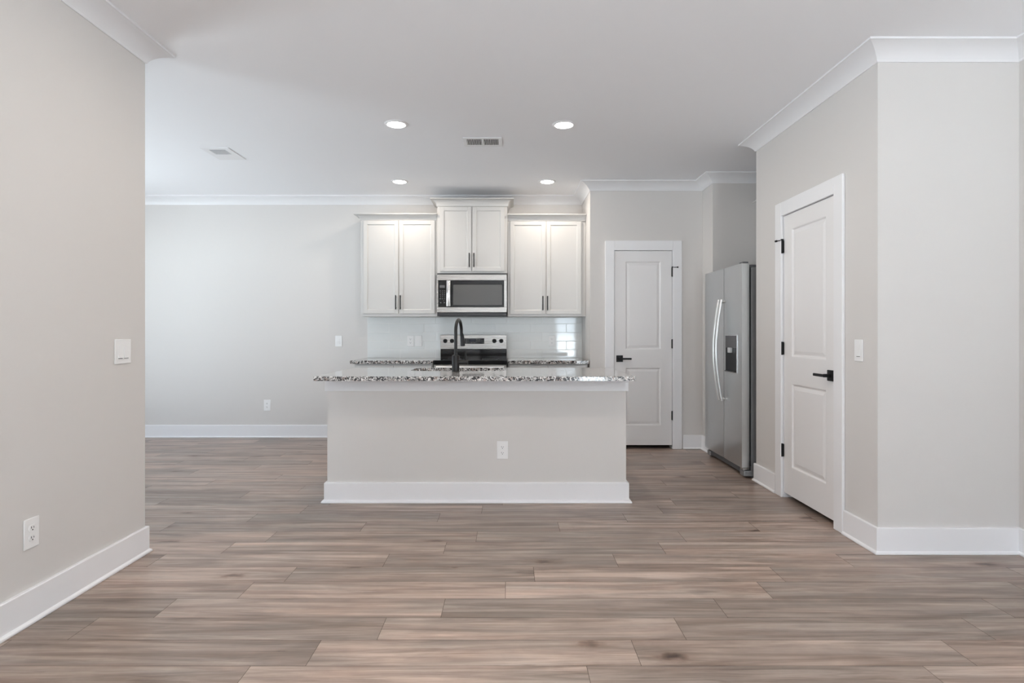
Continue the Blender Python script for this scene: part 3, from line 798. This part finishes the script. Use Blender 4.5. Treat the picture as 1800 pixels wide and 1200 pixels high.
# backguard
yg = 6.592; sg = 1020/yg
Xg = lambda px: (px-894)/sg
Zg = lambda py: 1.2-(py-585)/sg
bm = new(); box(bm, Xg(774.4), Xg(890.6), yg+.006, YB-.010, .917, Zg(589), .003); obj('backguard_core', bm, 'blackglass', t, smooth=False)
bm = new(); box(bm, Xg(774.2), Xg(890.8), yg-.004, yg+.0065, Zg(613.4), Zg(588.3), .003); bg = obj('control_panel', bm, 'steel', t, smooth=False)
bm = new(); box(bm, Xg(774.8), Xg(890.2), yg-.002, yg+.006, .917, Zg(613.7), .001); obj('splash_guard', bm, 'blackglass', t, smooth=False)
bm = new(); box(bm, Xg(812.8), Xg(851.3), yg-.0052, yg-.003, Zg(604.2), Zg(594.4)); dp = obj('display', bm, 'blackglass', bg, smooth=False)
bm = new(); box(bm, Xg(825), Xg(836), yg-.0058, yg-.005, Zg(600.3), Zg(595.6)); obj('clock_screen', bm, 'display', dp, smooth=False)
for px, py in ((815.7, 597), (820.3, 597), (815.7, 599.5), (820.3, 599.5), (815.7, 602.3), (820.3, 602.3), (829, 602.3), (834, 602.3), (838, 596.5), (843, 596.5), (842.5, 599), (847.3, 599), (847.3, 602.3)):
    bm = new(); box(bm, Xg(px)-.005, Xg(px)+.005, yg-.0056, yg-.0050, Zg(py)-.0016, Zg(py)+.0016); obj('key', bm, 'digit', bg, smooth=False)
for px in (782.8, 794.6, 868.9, 881.1):
    bm = new(); cyl(bm, (Xg(px), yg-.004, Zg(599)), (Xg(px), yg-.010, Zg(599)), .0245, n=28); cyl(bm, (Xg(px), yg-.010, Zg(599)), (Xg(px), yg-.034, Zg(599)), .0215, .019, 28, .002)
    box(bm, Xg(px)-.004, Xg(px)+.004, yg-.037, yg-.030, Zg(599)-.018, Zg(599)+.018, .001)
    obj('knob', bm, 'black', bg)

# ------------------------------------------------------------------ refrigerator
FX, FY0, FY1, FG = 1.920, 4.790, 5.690, 5.190
t = thing('refrigerator', 'stainless side-by-side refrigerator with dispenser, standing in the right alcove', 'refrigerator', (FX, (FY0+FY1)/2, 0))
bm = new(); box(bm, 2.005, 2.70, FY0+.006, FY1-.006, .045, 1.745, .003); obj('cabinet_shell', bm, 'steelside', t, smooth=False)
bm = new(); box(bm, 1.986, 2.006, FY0+.012, FY1-.012, .10, 1.735); obj('door_gasket', bm, 'slot', t, smooth=False)
def fdoor(y0, y1, cut=None):
    bm = new(); z0, z1 = .088, 1.775
    n = 8
    # slightly bowed, rounded-edge front
    prof = []
    for i in range(n+1):
        u = i/n; y = y0+(y1-y0)*u; prof.append((FX+.006*(2*u-1)**4, y))
    top = [bm.verts.new((x, y, z1)) for x, y in prof]+[bm.verts.new((1.987, y1, z1)), bm.verts.new((1.987, y0, z1))]
    bot = [bm.verts.new((x, y, z0)) for x, y in prof]+[bm.verts.new((1.987, y1, z0)), bm.verts.new((1.987, y0, z0))]
    m_ = len(top)
    for i in range(m_): bm.faces.new((top[i], top[(i+1) % m_], bot[(i+1) % m_], bot[i]))
    bm.faces.new(top); bm.faces.new(bot[::-1])
    return obj('refrigerator_door', bm, 'steelv', t)
d_far = fdoor(FG+.003, FY1); d_near = fdoor(FY0, FG-.003)
# dispenser: frame, control face, cavity
dy0, dy1, dz0, dz1, zs = 4.872, 5.125, .855, 1.185, 1.075
bm = new(); box(bm, FX-.006, FX+.002, dy0, dy1, dz0, dz1, .003); dsp = obj('dispenser', bm, 'chrome', d_near, smooth=False)
bm = new(); box(bm, FX-.009, FX-.005, dy0+.008, dy1-.008, zs, dz1-.008, .001); obj('dispenser_panel', bm, 'grayplastic', dsp, smooth=False)
bm = new(); box(bm, FX-.0075, FX-.005, dy0+.008, dy1-.008, dz0+.010, zs-.001); obj('dispenser_cavity', bm, 'black', dsp, smooth=False)
bm = new(); box(bm, FX-.030, FX-.007, (dy0+dy1)/2-.045, (dy0+dy1)/2+.015, zs-.045, zs, .003); obj('dispenser_nozzle', bm, 'handle', dsp, smooth=False)
bm = new(); box(bm, FX-.022, FX-.007, dy0+.02, dy1-.02, dz0+.010, dz0+.018, .002); obj('drip_tray', bm, 'darkplastic', dsp, smooth=False)
for dd, yc in ((d_far, FG+.033), (d_near, FG-.033)):
    bm = new(); pts = []
    for i in range(25):
        u = i/24; pts.append((FX-.028-.048*math.sin(PI*u)**.9, yc, .598+.898*u))
    tube(bm, pts, .0145, 24, squash=(1.0, .75))
    for z in (.615, 1.479): cyl(bm, (FX-.034, yc, z), (FX+.004, yc, z), .011, n=12)
    obj('handle', bm, 'handle', dd)
bm = new(); box(bm, 1.935, 1.985, FY0+.01, FY0+.08, 1.775, 1.790, .004); box(bm, 1.965, 2.16, FY0+.01, FY0+.075, 1.746, 1.765, .004); obj('hinge_cover', bm, 'grayplastic', t, smooth=False)
bm = new(); box(bm, 1.965, 2.005, FY0+.10, FY1-.08, .022, .075, .004); obj('base_grille', bm, 'grayplastic', t, smooth=False)
for a, b in ((FY0+.004, FY0+.10), (FY1-.08, FY1-.004)):
    bm = new(); box(bm, 1.945, 2.06, a, b, .012, .062, .010, 2); cyl(bm, (2.03, (a+b)/2, 0), (2.03, (a+b)/2, .02), .018, n=14)
    ft = obj('foot_cover', bm, 'steelside', t)
bm = new(); box(bm, 1.932, 1.990, FY0+.004, FY0+.055, .070, .084, .003); cyl(bm, (1.955, FY0+.03, .06), (1.955, FY0+.03, .09), .008, n=12); obj('lower_hinge', bm, 'chrome', t)
